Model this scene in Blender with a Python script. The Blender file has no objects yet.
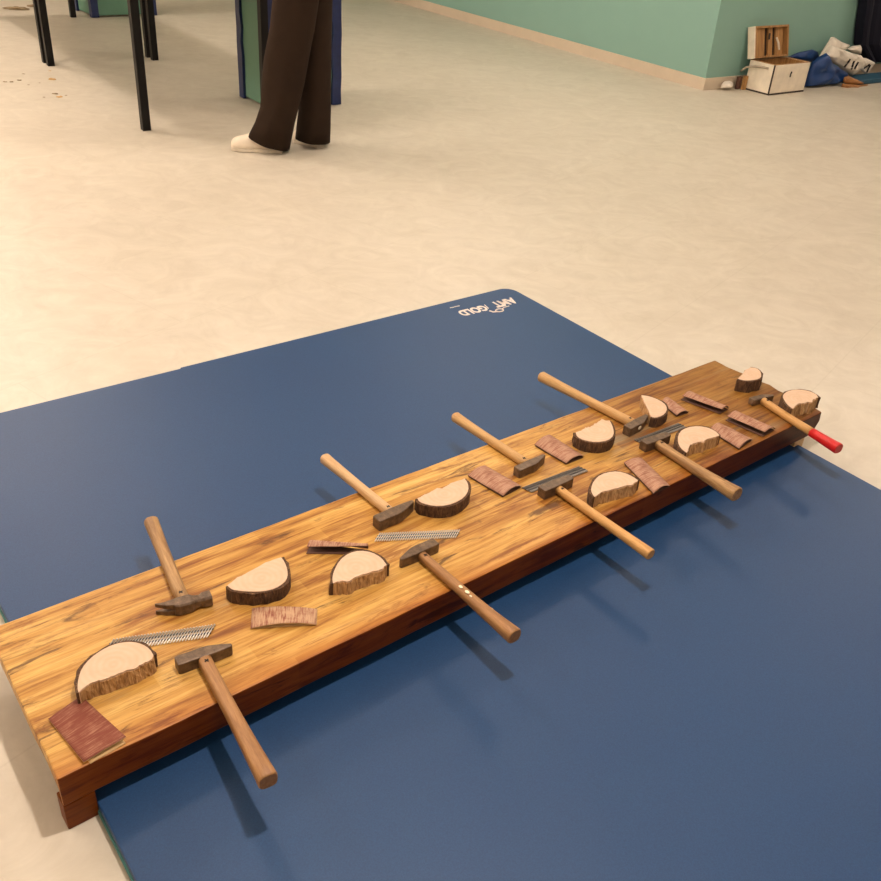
import bpy, bmesh, math, random
from mathutils import Vector, Matrix, noise
random.seed(7)
scene = bpy.context.scene
COL = scene.collection

# ------------------------------------------------------------------ camera
F_PX, PITCH, ROLL, CAM_H = 932.95, 0.561003, 0.0740932, 1.4
cp, sp = math.cos(PITCH), math.sin(PITCH)
FW = Vector((0, cp, -sp)); RT0 = Vector((1, 0, 0)); UP0 = RT0.cross(FW)
cr, sr = math.cos(ROLL), math.sin(ROLL)
RT = RT0*cr + UP0*sr; UP = UP0*cr - RT0*sr
CAM = Vector((0, 0, CAM_H))
cd = bpy.data.cameras.new('camera'); cam = bpy.data.objects.new('camera', cd); COL.objects.link(cam)
cd.sensor_width = 36.0; cd.lens = F_PX/881*36.0; cd.clip_end = 100
cam.matrix_world = Matrix(((RT.x, UP.x, -FW.x, 0), (RT.y, UP.y, -FW.y, 0), (RT.z, UP.z, -FW.z, CAM_H), (0, 0, 0, 1)))
scene.camera = cam

def ray(x, y): return FW*F_PX + RT*(x-440.5) - UP*(y-440.5)
def at(x, y, z=0.0):                       # point of the photo on a level plane
    d = ray(x, y); return CAM + d*((z-CAM_H)/d.z)
def av(x, y, Y):                           # point of the photo on the vertical plane at depth Y
    d = ray(x, y); return CAM + d*(Y/d.y)
def ap(x, y, p0, n):                       # point of the photo on any plane
    d = ray(x, y); return CAM + d*((p0-CAM).dot(n)/d.dot(n))

# ------------------------------------------------------------------ materials
def lin(r, g, b):
    f = lambda c: (c/255/12.92 if c/255 <= .04045 else ((c/255+.055)/1.055)**2.4)
    return (f(r), f(g), f(b), 1)

class NT:
    def __init__(s, name):
        s.m = bpy.data.materials.new(name); s.m.use_nodes = True
        s.t = s.m.node_tree; s.n = s.t.nodes; s.bsdf = s.n['Principled BSDF']
    def new(s, typ, **kw):
        n = s.n.new(typ)
        for k, v in kw.items(): setattr(n, k, v)
        return n
    def link(s, a, b): s.t.links.new(a, b)
    def coords(s, which='Object', scale=(1, 1, 1), loc=(0, 0, 0), rot=(0, 0, 0)):
        c = s.new('ShaderNodeTexCoord'); m = s.new('ShaderNodeMapping')
        m.inputs['Scale'].default_value = scale; m.inputs['Location'].default_value = loc; m.inputs['Rotation'].default_value = rot
        s.link(c.outputs[which], m.inputs['Vector']); return m.outputs['Vector']
    def noise(s, vec, scale=5, detail=4, rough=.55, dist=0):
        n = s.new('ShaderNodeTexNoise'); n.inputs['Scale'].default_value = scale; n.inputs['Detail'].default_value = detail
        n.inputs['Roughness'].default_value = rough; n.inputs['Distortion'].default_value = dist
        s.link(vec, n.inputs['Vector']); return n.outputs['Fac']
    def ramp(s, fac, stops):
        r = s.new('ShaderNodeValToRGB'); e = r.color_ramp.elements
        while len(e) < len(stops): e.new(.5)
        for i, (p, c) in enumerate(stops): e[i].position = p; e[i].color = c if len(c) == 4 else (*c, 1)
        s.link(fac, r.inputs['Fac']); return r.outputs['Color']
    def mix(s, a, b, fac, typ='MIX'):
        m = s.new('ShaderNodeMix', data_type='RGBA', blend_type=typ)
        for sock, v in ((m.inputs[0], fac), (m.inputs[6], a), (m.inputs[7], b)):
            if hasattr(v, 'is_linked'): s.link(v, sock)
            else: sock.default_value = v
        return m.outputs[2]
    def math(s, op, a, b=None):
        m = s.new('ShaderNodeMath', operation=op)
        for i, v in enumerate((a, b)):
            if v is None: continue
            if hasattr(v, 'is_linked'): s.link(v, m.inputs[i])
            else: m.inputs[i].default_value = v
        return m.outputs[0]
    def bump(s, h, strength=.3, dist=.002):
        b = s.new('ShaderNodeBump'); b.inputs['Strength'].default_value = strength; b.inputs['Distance'].default_value = dist
        s.link(h, b.inputs['Height']); s.link(b.outputs['Normal'], s.bsdf.inputs['Normal'])
    def base(s, c):
        if hasattr(c, 'is_linked'): s.link(c, s.bsdf.inputs['Base Color'])
        else: s.bsdf.inputs['Base Color'].default_value = c
    def set(s, rough=.5, metal=0, spec=.5):
        s.bsdf.inputs['Roughness'].default_value = rough; s.bsdf.inputs['Metallic'].default_value = metal
        s.bsdf.inputs['Specular IOR Level'].default_value = spec

def plain(name, c, rough=.6, metal=0, spec=.5, var=.12, scale=30, bump=.1):
    t = NT(name); v = t.coords()
    n = t.noise(v, scale)
    d = tuple(x*(1-var) for x in c[:3])+(1,); u = tuple(min(1, x*(1+var)) for x in c[:3])+(1,)
    t.base(t.ramp(n, [(.3, d), (.7, u)])); t.set(rough, metal, spec)
    if bump: t.bump(n, bump)
    return t.m

def wood(name, light, dark, along='Y', scale=9, rough=.5, stretch=14, lo=.35, hi=.7):
    t = NT(name); s = [stretch]*3; s['XYZ'.index(along)] = 1
    v = t.coords('Object', tuple(s))
    n = t.noise(v, scale, 6, .6, .4)
    fine = t.noise(v, scale*5, 3)
    c = t.ramp(n, [(lo, dark), (hi, light)])
    c = t.mix(c, t.ramp(fine, [(.3, (.7, .66, .6, 1)), (.6, (1, 1, 1, 1))]), .6, 'MULTIPLY')
    t.base(c); t.set(rough); t.bump(fine, .15); return t.m

M = {}
# floor: pale vinyl with faint clouding
t = NT('beige_floor'); v = t.coords()
a = t.noise(v, 1.1, 6, .62, 1.2); b = t.noise(v, 5, 8, .68, 2.0); e = t.noise(t.coords('Object', (1, 2.2, 1), rot=(0, 0, .6)), 2.2, 8, .7, 1.5)
c = t.ramp(b, [(.3, lin(200, 192, 175)), (.7, lin(214, 207, 191))])
c = t.mix(c, t.ramp(e, [(.42, (.86, .86, .86, 1)), (.62, (1, 1, 1, 1))]), .35, 'MULTIPLY')
c = t.mix(c, t.ramp(a, [(.35, (.95, .94, .92, 1)), (.65, (1, 1, 1, 1))]), .7, 'MULTIPLY')
br = t.new('ShaderNodeTexBrick'); br.offset = .5
br.inputs['Color1'].default_value = br.inputs['Color2'].default_value = (1, 1, 1, 1); br.inputs['Mortar'].default_value = (.88, .87, .85, 1)
br.inputs['Scale'].default_value = 1; br.inputs['Mortar Size'].default_value = .0022; br.inputs['Brick Width'].default_value = 1.2; br.inputs['Row Height'].default_value = .6
t.link(t.coords('Object', rot=(0, 0, -.95)), br.inputs['Vector'])
c = t.mix(c, br.outputs['Color'], .45, 'MULTIPLY')
t.base(c); t.set(.42, 0, .35); t.bump(b, .04, .001); M['floor'] = t.m
M['skirt'] = plain('beige_skirting', lin(205, 190, 168), .5, var=.04, scale=6)
M['teal'] = plain('teal_wall_paint', lin(130, 170, 158), .6, var=.02, scale=3, bump=.03)
M['cream'] = plain('cream_wall_paint', lin(225, 215, 200), .8, var=.02, scale=3, bump=.03)
M['ceil'] = plain('white_ceiling_paint', lin(235, 230, 222), .9, var=.02, scale=3, bump=.02)
# mat
t = NT('blue_mat_foam'); v = t.coords()
f = t.noise(v, 420, 2); g = t.noise(v, 1.5, 4)
t.base(t.mix(t.ramp(f, [(.3, lin(16, 56, 98)), (.7, lin(24, 68, 112))]), t.ramp(g, [(.35, (.9, .92, .95, 1)), (.65, (1, 1, 1, 1))]), 1, 'MULTIPLY'))
t.set(.5, 0, .47); t.bump(f, .25, .0008); M['mat'] = t.m
M['mat_edge'] = plain('green_mat_underside', lin(70, 130, 130), .7)
M['print'] = plain('pale_print', lin(225, 215, 205), .6, var=.03)
# bench timber
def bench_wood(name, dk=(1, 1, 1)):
    t = NT(name)
    co = t.new('ShaderNodeTexCoord'); sx = t.new('ShaderNodeSeparateXYZ'); t.link(co.outputs['Object'], sx.inputs[0])
    wob = t.noise(t.coords('Object', (.8, 3, 3)), 2.0, 3)
    yy = t.math('ADD', sx.outputs['Y'], t.math('MULTIPLY', wob, .05))
    lam = t.math('FLOOR', t.math('MULTIPLY', yy, 26))
    wn0 = t.new('ShaderNodeTexWhiteNoise', noise_dimensions='1D'); t.link(lam, wn0.inputs['W'])
    xo = t.math('FLOOR', t.math('ADD', t.math('MULTIPLY', sx.outputs['X'], 2.1), t.math('MULTIPLY', wn0.outputs['Value'], 7)))
    wn = t.new('ShaderNodeTexWhiteNoise', noise_dimensions='2D'); cb = t.new('ShaderNodeCombineXYZ')
    t.link(lam, cb.inputs[0]); t.link(xo, cb.inputs[1]); t.link(cb.outputs[0], wn.inputs['Vector'])
    streak = t.noise(t.coords('Object', (1.3, 22, 22)), 2.4, 7, .62, .6)
    grain = t.noise(t.coords('Object', (5, 120, 120)), 2.5, 4, .6, .2)
    blot = t.noise(t.coords('Object', (1.6, 5, 5)), 2.2, 5, .6, .5)
    k = t.math('ADD', t.math('MULTIPLY', streak, .72), t.math('MULTIPLY', wn.outputs['Value'], .1))
    k = t.math('ADD', k, t.math('MULTIPLY', blot, .2))
    age = t.noise(t.coords('Object', (1.1, 2.5, 2.5), loc=(1.3, .4, 0)), 1.6, 3)
    k = t.math('ADD', k, t.math('MULTIPLY', t.math('SUBTRACT', age, .5), .3))
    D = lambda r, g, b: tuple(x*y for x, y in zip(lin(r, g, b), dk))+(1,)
    c = t.ramp(k, [(.26, D(96, 54, 18)), (.38, D(150, 98, 40)), (.47, D(188, 140, 66)), (.56, D(204, 160, 84)), (.72, D(220, 182, 108))])
    c = t.mix(c, t.ramp(grain, [(.32, (.55, .45, .36, 1)), (.56, (1, 1, 1, 1))]), .55, 'MULTIPLY')
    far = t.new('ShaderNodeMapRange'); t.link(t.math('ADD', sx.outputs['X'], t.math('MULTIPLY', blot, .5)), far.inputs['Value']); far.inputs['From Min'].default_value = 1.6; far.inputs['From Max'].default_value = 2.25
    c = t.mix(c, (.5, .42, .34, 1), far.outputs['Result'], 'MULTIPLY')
    grey = t.noise(t.coords('Object', (1.2, 9, 9), loc=(3, 1, 0)), 2.0, 4)
    c = t.mix(c, D(150, 140, 112), t.ramp(grey, [(.62, (0, 0, 0, 1)), (.74, (.6, .6, .6, 1))]))
    knot = t.noise(t.coords('Object', (2.2, 13, 13), loc=(7, 2, 3)), 2.3, 6, .7, .8)
    c = t.mix(c, D(70, 38, 16), t.ramp(knot, [(.57, (0, 0, 0, 1)), (.66, (.8, .8, .8, 1))]))
    dk2 = t.noise(t.coords('Object', (1.4, 11, 11), loc=(11, 5, 2)), 3.1, 6, .72, .5)
    c = t.mix(c, D(122, 66, 24), t.ramp(dk2, [(.54, (0, 0, 0, 1)), (.66, (.75, .75, .75, 1))]))
    ed = t.new('ShaderNodeMapRange'); t.link(t.math('ADD', sx.outputs['Y'], t.math('MULTIPLY', blot, .05)), ed.inputs['Value']); ed.inputs['From Min'].default_value = .075; ed.inputs['From Max'].default_value = .025
    c = t.mix(c, (.72, .5, .34, 1), ed.outputs['Result'], 'MULTIPLY')
    t.base(c); t.set(.45, 0, .3 if dk[0] == 1 else .15); t.bump(grain, .2, .001); return t.m
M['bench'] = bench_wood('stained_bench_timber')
M['bench_side'] = bench_wood('dark_shaded_bench_side', (.42, .25, .11))  # darker copy of the bench timber: shade and a slight stain in the colour
M['bark'] = None
t = NT('log_bark'); n = t.noise(t.coords('Object', (60, 60, 16)), 3, 6, .7, .5)
t.base(t.ramp(n, [(.35, lin(52, 34, 20)), (.55, lin(92, 64, 40)), (.75, lin(140, 108, 76))])); t.set(.9); t.bump(n, .8, .003); M['bark'] = t.m
t = NT('pale_end_grain'); v = t.coords('Object'); n = t.noise(v, 40, 4)
w = t.new('ShaderNodeTexWave', wave_type='RINGS', rings_direction='Z'); w.inputs['Scale'].default_value = 28; w.inputs['Distortion'].default_value = 1.5
t.link(v, w.inputs['Vector'])
c = t.mix(lin(214, 186, 160), lin(206, 174, 144), t.math('MULTIPLY', w.outputs['Fac'], .35))
t.base(t.mix(c, t.ramp(n, [(.35, (.94, .93, .9, 1)), (.6, (1, 1, 1, 1))]), 1, 'MULTIPLY')); t.set(.75, 0, .2); M['endgrain'] = t.m
t = NT('split_wood'); n = t.noise(t.coords('Object', (90, 90, 8)), 3, 6, .7)
t.base(t.ramp(n, [(.35, lin(128, 92, 52)), (.55, lin(186, 146, 96)), (.75, lin(216, 182, 132))])); t.set(.8); t.bump(n, .7, .002); M['split'] = t.m
M['handle'] = wood('pale_handle_wood', lin(206, 168, 112), lin(184, 142, 86))
M['handle_b'] = wood('brown_handle_wood', lin(172, 128, 80), lin(142, 100, 58))
M['handle_c'] = wood('worn_handle_wood', lin(190, 152, 100), lin(136, 100, 60))
M['handle_y'] = wood('yellow_handle_wood', lin(210, 164, 102), lin(192, 144, 82))
M['handle_w'] = wood('whitish_handle_wood', lin(214, 180, 134), lin(196, 158, 110))
t = NT('dark_worn_steel'); n = t.noise(t.coords(), 60, 6, .7)
t.base(t.ramp(n, [(.3, lin(70, 55, 42)), (.55, lin(108, 88, 68)), (.75, lin(144, 120, 94))])); t.set(.45, .35); t.bump(n, .3, .001); M['steel'] = t.m
M['red'] = plain('red_paint', lin(196, 26, 26), .4)
M['fleck'] = plain('cream_paint', lin(236, 226, 196), .6)
M['black'] = plain('black_paint', lin(12, 10, 9), .5, spec=.25)
M['blackmark'] = plain('black_ink', lin(25, 22, 22), .7)
M['nail'] = plain('bright_nail_steel', lin(200, 194, 184), .35, .6, bump=0)
M['nail_dark'] = plain('dull_nail_steel', lin(128, 122, 114), .4, .7, bump=0)
M['wire'] = plain('dark_collating_band', lin(48, 44, 42), .5, .3)
def sandpaper(name, red, pale, worn):
    t = NT(name); uv = t.new('ShaderNodeTexCoord').outputs['UV']
    m = t.new('ShaderNodeMapping'); m.inputs['Scale'].default_value = (30, .9, 1); t.link(uv, m.inputs['Vector'])
    st = t.noise(m.outputs['Vector'], 1.4, 5, .65, .5)
    m2 = t.new('ShaderNodeMapping'); m2.inputs['Scale'].default_value = (3, 2, 1); t.link(uv, m2.inputs['Vector'])
    bl = t.noise(m2.outputs['Vector'], 1.2, 3)
    k = t.math('ADD', st, t.math('MULTIPLY', t.math('SUBTRACT', bl, .5), .5))
    t.base(t.mix(red, pale, t.ramp(k, [(.5-worn*.3, (0, 0, 0, 1)), (.72-worn*.3, (.85, .85, .85, 1))])))
    t.set(.75, 0, .3); t.bump(t.noise(t.coords(), 900, 2), .4, .0008); return t.m
M['sand'] = sandpaper('worn_red_sandpaper', lin(140, 94, 74), lin(186, 148, 122), .42)
M['sand_r'] = sandpaper('dark_red_sandpaper', lin(122, 64, 48), lin(160, 114, 90), .12)
M['sand_w'] = sandpaper('streaky_red_sandpaper', lin(136, 78, 60), lin(196, 164, 130), .5)
M['paper'] = plain('beige_paper_backing', lin(206, 172, 120), .8)
M['paperbrown'] = plain('brown_paper_backing', lin(92, 62, 48), .8)
M['trouser'] = plain('dark_brown_cloth', lin(46, 35, 27), .9, spec=.1, scale=14, var=.08)
M['shoe'] = plain('cream_leather', lin(228, 216, 196), .5, var=.04)
M['sole'] = plain('pale_rubber', lin(214, 204, 186), .6)
M['skin'] = plain('skin', lin(208, 162, 136), .55, var=.03)
M['sweater'] = plain('grey_knit', lin(96, 92, 90), .9)
M['hair'] = plain('dark_hair', lin(44, 32, 24), .7)
M['boxwhite'] = plain('chipped_white_paint', lin(232, 222, 202), .6, var=.1, scale=12)
M['boxwood'] = wood('brown_box_plank', lin(196, 152, 94), lin(150, 106, 58), 'Z', 4)
M['boxdark'] = plain('dark_box_edging', lin(48, 34, 24), .6)
M['rope'] = plain('grey_rope', lin(170, 158, 140), .9)
M['tarp'] = plain('blue_woven_plastic', lin(9, 54, 110), .5, var=.15, scale=8, bump=.3)
M['sack'] = plain('white_crumpled_plastic', lin(228, 220, 206), .55, var=.1, scale=18, bump=.4)
M['card'] = wood('brown_cardboard', lin(190, 138, 86), lin(150, 100, 56), 'X', 5)
M['navy'] = plain('navy_cloth', lin(18, 20, 34), .8, spec=.2)
M['tealmat'] = plain('teal_blue_foam', lin(26, 78, 104), .6)
M['bluetape'] = plain('blue_shiny_cloth', lin(16, 34, 80), .45, var=.2, scale=25, bump=.4)
M['green'] = plain('green_panel_paint', lin(94, 136, 116), .6, var=.02)
M['tabletop'] = plain('grey_laminate', lin(190, 186, 178), .5)
M['chip'] = plain('pale_wood_chip', lin(196, 158, 100), .8)
M['chip_d'] = plain('dull_wood_chip', lin(140, 122, 92), .85)

# ------------------------------------------------------------------ object helpers
def link(o, parent=None):
    COL.objects.link(o)
    if parent: o.parent = parent
    return o
def tag(o, label=None, cat=None, group=None, kind=None):
    if label: o['label'] = label
    if cat: o['category'] = cat
    if group: o['group'] = group
    if kind: o['kind'] = kind
    return o
def thing(name, label, cat, loc=(0, 0, 0), rz=0.0, group=None):
    o = bpy.data.objects.new(name, None); o.location = loc; o.rotation_euler = (0, 0, rz); o.empty_display_size = .05
    link(o); return tag(o, label, cat, group)
def obj(name, bm, m, parent=None, smooth=False, bevel=0, seg=2, flip=True):
    if flip: bmesh.ops.recalc_face_normals(bm, faces=bm.faces)
    me = bpy.data.meshes.new(name); bm.to_mesh(me); bm.free()
    for mm in (m if isinstance(m, (list, tuple)) else [m]): me.materials.append(mm)
    if smooth:
        for p in me.polygons: p.use_smooth = True
    o = bpy.data.objects.new(name, me); link(o, parent)
    if bevel:
        b = o.modifiers.new('bevel', 'BEVEL'); b.width = bevel; b.segments = seg; b.limit_method = 'ANGLE'; b.angle_limit = .6
    return o
def box(bm, x0, x1, y0, y1, z0, z1):
    v = [bm.verts.new(p) for p in ((x0, y0, z0), (x1, y0, z0), (x1, y1, z0), (x0, y1, z0), (x0, y0, z1), (x1, y0, z1), (x1, y1, z1), (x0, y1, z1))]
    for f in ((3, 2, 1, 0), (4, 5, 6, 7), (0, 1, 5, 4), (1, 2, 6, 5), (2, 3, 7, 6), (3, 0, 4, 7)): bm.faces.new([v[i] for i in f])
    return v
def prism(bm, poly, z0, z1, mat_top=0, mat_side=0):
    n = len(poly); lo = [bm.verts.new((p[0], p[1], z0)) for p in poly]; hi = [bm.verts.new((p[0], p[1], z1)) for p in poly]
    f = bm.faces.new(hi); f.material_index = mat_top; bm.faces.new(lo[::-1])
    for i in range(n):
        f = bm.faces.new((lo[i], lo[(i+1) % n], hi[(i+1) % n], hi[i])); f.material_index = mat_side
def loft(bm, rings, cap=True):
    R = [[bm.verts.new(p) for p in r] for r in rings]; n = len(R[0])
    for a, b in zip(R, R[1:]):
        for i in range(n): bm.faces.new((a[i], a[(i+1) % n], b[(i+1) % n], b[i]))
    if cap: bm.faces.new(R[0][::-1]); bm.faces.new(R[-1])
def ring(c, u, v, ru, rv, n=20, pw=1.0):
    out = []
    for i in range(n):
        a = 2*math.pi*i/n; ca, sa = math.cos(a), math.sin(a)
        out.append(Vector(c) + Vector(u)*(ru*math.copysign(abs(ca)**pw, ca)) + Vector(v)*(rv*math.copysign(abs(sa)**pw, sa)))
    return out
def tube(bm, pts, r, n=8):
    pts = [Vector(p) for p in pts]; rings = []
    for i, p in enumerate(pts):
        d = (pts[min(i+1, len(pts)-1)] - pts[max(i-1, 0)]).normalized()
        a = d.cross(Vector((0, 0, 1)));
        if a.length < 1e-3: a = d.cross(Vector((1, 0, 0)))
        a.normalize(); b = a.cross(d); rr = r[i] if isinstance(r, (list, tuple)) else r
        rings.append(ring(p, a, b, rr, rr, n))
    loft(bm, rings)
def ang(d): return math.atan2(d.y, d.x)
def rz2(v, a): c, s = math.cos(a), math.sin(a); return Vector((v.x*c-v.y*s, v.x*s+v.y*c, v.z))
def structure(o): o['kind'] = 'structure'; return o

# ------------------------------------------------------------------ room
WC = at(703, 90); U = Vector((-.587, .81, 0)).normalized(); W = Vector((U.y, -U.x, 0))    # wall corner and wall directions
RA = ang(W)
room = Matrix.Translation(WC) @ Matrix.Rotation(RA, 4, 'Z')       # local x along W, local y along U
def rbox(name, m, x0, x1, y0, y1, z0, z1):
    bm = bmesh.new(); box(bm, x0, x1, y0, y1, z0, z1); bm.transform(room); return structure(obj(name, bm, m))
CH = 2.9
rbox('floor', M['floor'], -9.2, 5.2, -11.2, 9.2, -.1, 0)
rbox('ceiling', M['ceil'], -9.2, 5.2, -11.2, 9.2, CH, CH+.1)
rbox('wall_back', M['teal'], 0, .2, .2, 9, 0, CH)
rbox('wall_right', M['teal'], 0, 5, 0, .2, 0, CH)
rbox('wall_left', M['cream'], -9.2, -9, -11, 9, 0, CH)
rbox('wall_far', M['cream'], -9, .2, 9, 9.2, 0, CH)
rbox('wall_east', M['cream'], 5, 5.2, -11, .2, 0, CH)
rbox('wall_front', M['cream'], -9, 5, -11.2, -11, 0, CH)
rbox('baseboard_back', M['skirt'], -.012, 0, -.012, 9, 0, .085)
rbox('baseboard_right', M['skirt'], 0, 5, -.012, 0, 0, .085)

# ------------------------------------------------------------------ mat
MT = .03
M0 = at(509, 286.5, MT)
A_ = (at(440, 303, MT) - at(0, 411, MT)).normalized(); A_ = (A_ + Vector((.0, 0, 0))).normalized()
B_ = Vector((A_.y, -A_.x, 0))                                       # towards the camera
pl = at(60, 726.5, MT); Lm = (M0-pl).dot(A_)
mat_rz = ang(A_)
mat = thing('exercise_mat', 'large blue foam floor mat under the timber bench, printed logo in its far corner', 'mat', (M0.x, M0.y, 0), mat_rz)
# local: x = along A_ (0 at the printed corner, negative to the left), y = away from the camera
def mat_outline(inset=0):
    r = .05; D = 3.0; kx = (at(180, 367, MT)-M0).dot(A_)
    p = []
    for k in range(7):
        a = math.pi/2*(1-k/6); p.append((-r+r*math.cos(a)-0*inset, -r+r*math.sin(a)))
    # sheared right edge follows the photo's slightly open corner
    p += [(0, -D), (-Lm, -D), (-Lm, -.004), (kx-.004, -.006), (kx, 0)]
    return p
bm = bmesh.new(); prism(bm, mat_outline(), .012, MT); obj('top_layer', bm, M['mat'], mat, bevel=.003)
bm = bmesh.new(); prism(bm, [(x*1.0012, y*1.0008) for x, y in mat_outline()], 0.0005, .012); obj('under_layer', bm, M['mat_edge'], mat, bevel=.002)
def mat_text(name, s, px, py, px2, py2, hgt):
    P = at(px, py, MT); Q = at(px2, py2, MT); d = (Q-P)
    cu = bpy.data.curves.new(name, 'FONT'); cu.body = s; cu.size = 1; cu.extrude = .0; cu.offset = .045
    o = bpy.data.objects.new(name, cu); COL.objects.link(o); bpy.context.view_layer.update()
    dg = bpy.context.evaluated_depsgraph_get(); me = bpy.data.meshes.new_from_object(o.evaluated_get(dg)); bpy.data.objects.remove(o)
    xs = [v.co.x for v in me.vertices]; ys = [v.co.y for v in me.vertices]
    sx = d.length/(max(xs)-min(xs)); sy = hgt/(max(ys)-min(ys)); x0, y0 = min(xs), min(ys)
    a = ang(d); base = P
    for v in me.vertices:
        q = rz2(Vector(((v.co.x-x0)*sx, (v.co.y-y0)*sy, 0)), a) + base
        q = q - Vector((M0.x, M0.y, 0)); q = rz2(q, -mat_rz); v.co = (q.x, q.y, MT+.0006)
    me.materials.append(M['print']); o = bpy.data.objects.new(name, me); link(o, mat); return o
def mat_local(x, y, z): q = rz2(at(x, y, MT)-Vector((M0.x, M0.y, 0)), -mat_rz); return Vector((q.x, q.y, z))
mat_text('lettering', 'AMT', 511, 297.5, 489.3, 302.9, .05)
mat_text('lettering', 'GOLD', 482, 305.2, 456.2, 311.6, .046)
bm = bmesh.new(); tube(bm, [mat_local(484.5, 305.0, MT+.0005), mat_local(488.5, 308.6, MT+.0005)], .0016, 6); obj('divider_line', bm, M['print'], mat)
bm = bmesh.new(); c0 = mat_local(499.5, 310.5, MT+.0005)
tube(bm, [c0+Vector((.016*math.cos(a*.45), .011*math.sin(a*.45), 0)) for a in range(15)], .0024, 6)
tube(bm, [c0+Vector((.016, .004, 0)), c0+Vector((.03, .012, 0)), c0+Vector((.055, .012, 0))], .002, 6)
tube(bm, [c0+Vector((-.012, -.006, 0)), c0+Vector((-.03, .0, 0)), c0+Vector((-.035, .014, 0))], .003, 6)
obj('emblem', bm, M['print'], mat)
for q, w_ in (((459.5, 306), (454.5, 307)), ((454, 307.3), (450, 308))):
    bm = bmesh.new(); tube(bm, [mat_local(*q, MT+.0003), mat_local(*w_, MT+.0003)], .0018, 6); obj('small_print', bm, M['print'], mat)

# ------------------------------------------------------------------ bench
HB = .1286
C0 = at(57, 780, HB); C1 = at(822, 412, HB); C2 = at(715, 360, HB); C3 = at(-13, 629.5, HB)
BX = (C1-C0).normalized(); BA = ang(BX)
bench = thing('low_bench', 'long low timber bench of stained laminated wood standing across the blue mat', 'bench', (C0.x, C0.y, 0), BA)
def bl(p): return rz2(Vector((p.x-C0.x, p.y-C0.y, p.z)), -BA)
c1, c2, c3 = bl(C1), bl(C2), bl(C3)
WID = c3.y
end_px = [(822, 412), (815, 407.5), (800, 401.5), (787, 394), (778, 390), (770, 384.5), (763, 382), (752, 376), (740, 372), (727, 366.5), (715, 360)]
def slab():
    bm = bmesh.new()
    front = [Vector((c1.x*i/40, .002*noise.noise((i*.4, 0, 0)), 0)) for i in range(40)]
    end = [bl(at(x, y, HB)) for x, y in end_px]
    back = [c2.lerp(c3, i/40)+Vector((0, .003*noise.noise((i*.5, 3, 0)), 0)) for i in range(1, 40)]
    left = [c3.lerp(Vector((0, 0, 0)), i/6)+Vector((.003*noise.noise((i*.9, 7, 0)), 0, 0)) for i in range(0, 6)]
    P = front+end+back+left
    z1, z0 = HB, HB-.068
    n = len(P); nf = len(front); ne = len(end)
    def low(i, p):
        if nf <= i < nf+ne: return Vector((p.x-.022, p.y, 0))       # the right end is cut back underneath
        if i >= n-len(left): return Vector((p.x+.007*min(1, p.y/.05), p.y, 0))
        return p
    hi = [bm.verts.new((p.x, p.y, z1)) for p in P]; mid = [bm.verts.new((p.x+(.004 if nf <= i < nf+ne else 0), p.y, z1-.03)) for i, p in enumerate(P)]
    lo = [bm.verts.new((low(i, p).x, low(i, p).y, z0)) for i, p in enumerate(P)]
    bm.faces.new(hi); bm.faces.new(lo[::-1])
    for a, b in ((hi, mid), (mid, lo)):
        for i in range(n):
            f = bm.faces.new((b[i], b[(i+1) % n], a[(i+1) % n], a[i])); f.material_index = 0 if i >= n-len(left) else 1  # lighter timber on the left end puts the light there into the colour
    return bm
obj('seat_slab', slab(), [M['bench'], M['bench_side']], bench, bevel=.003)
for y0, y1, xo in ((.001, .035, .0), (WID-.14, WID-.02, .06)):
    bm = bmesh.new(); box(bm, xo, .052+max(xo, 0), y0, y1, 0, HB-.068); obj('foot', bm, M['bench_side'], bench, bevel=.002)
fx = bl(at(800, 447, 0)).x
fa, fb = bl(at(801, 452, 0)), bl(at(811, 446, 0))
bm = bmesh.new(); x0 = c1.x-.075; box(bm, x0, x0+.048, .012, .13, 0, HB-.068)
fo = obj('foot', bm, M['handle_w'], bench, bevel=.002); fo['label'] = 'paler foot block'
bm = bmesh.new(); box(bm, x0, x0+.048, .24, .36, 0, HB-.068); fo = obj('foot', bm, M['handle_w'], bench, bevel=.002); fo['label'] = 'paler foot block'

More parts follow.
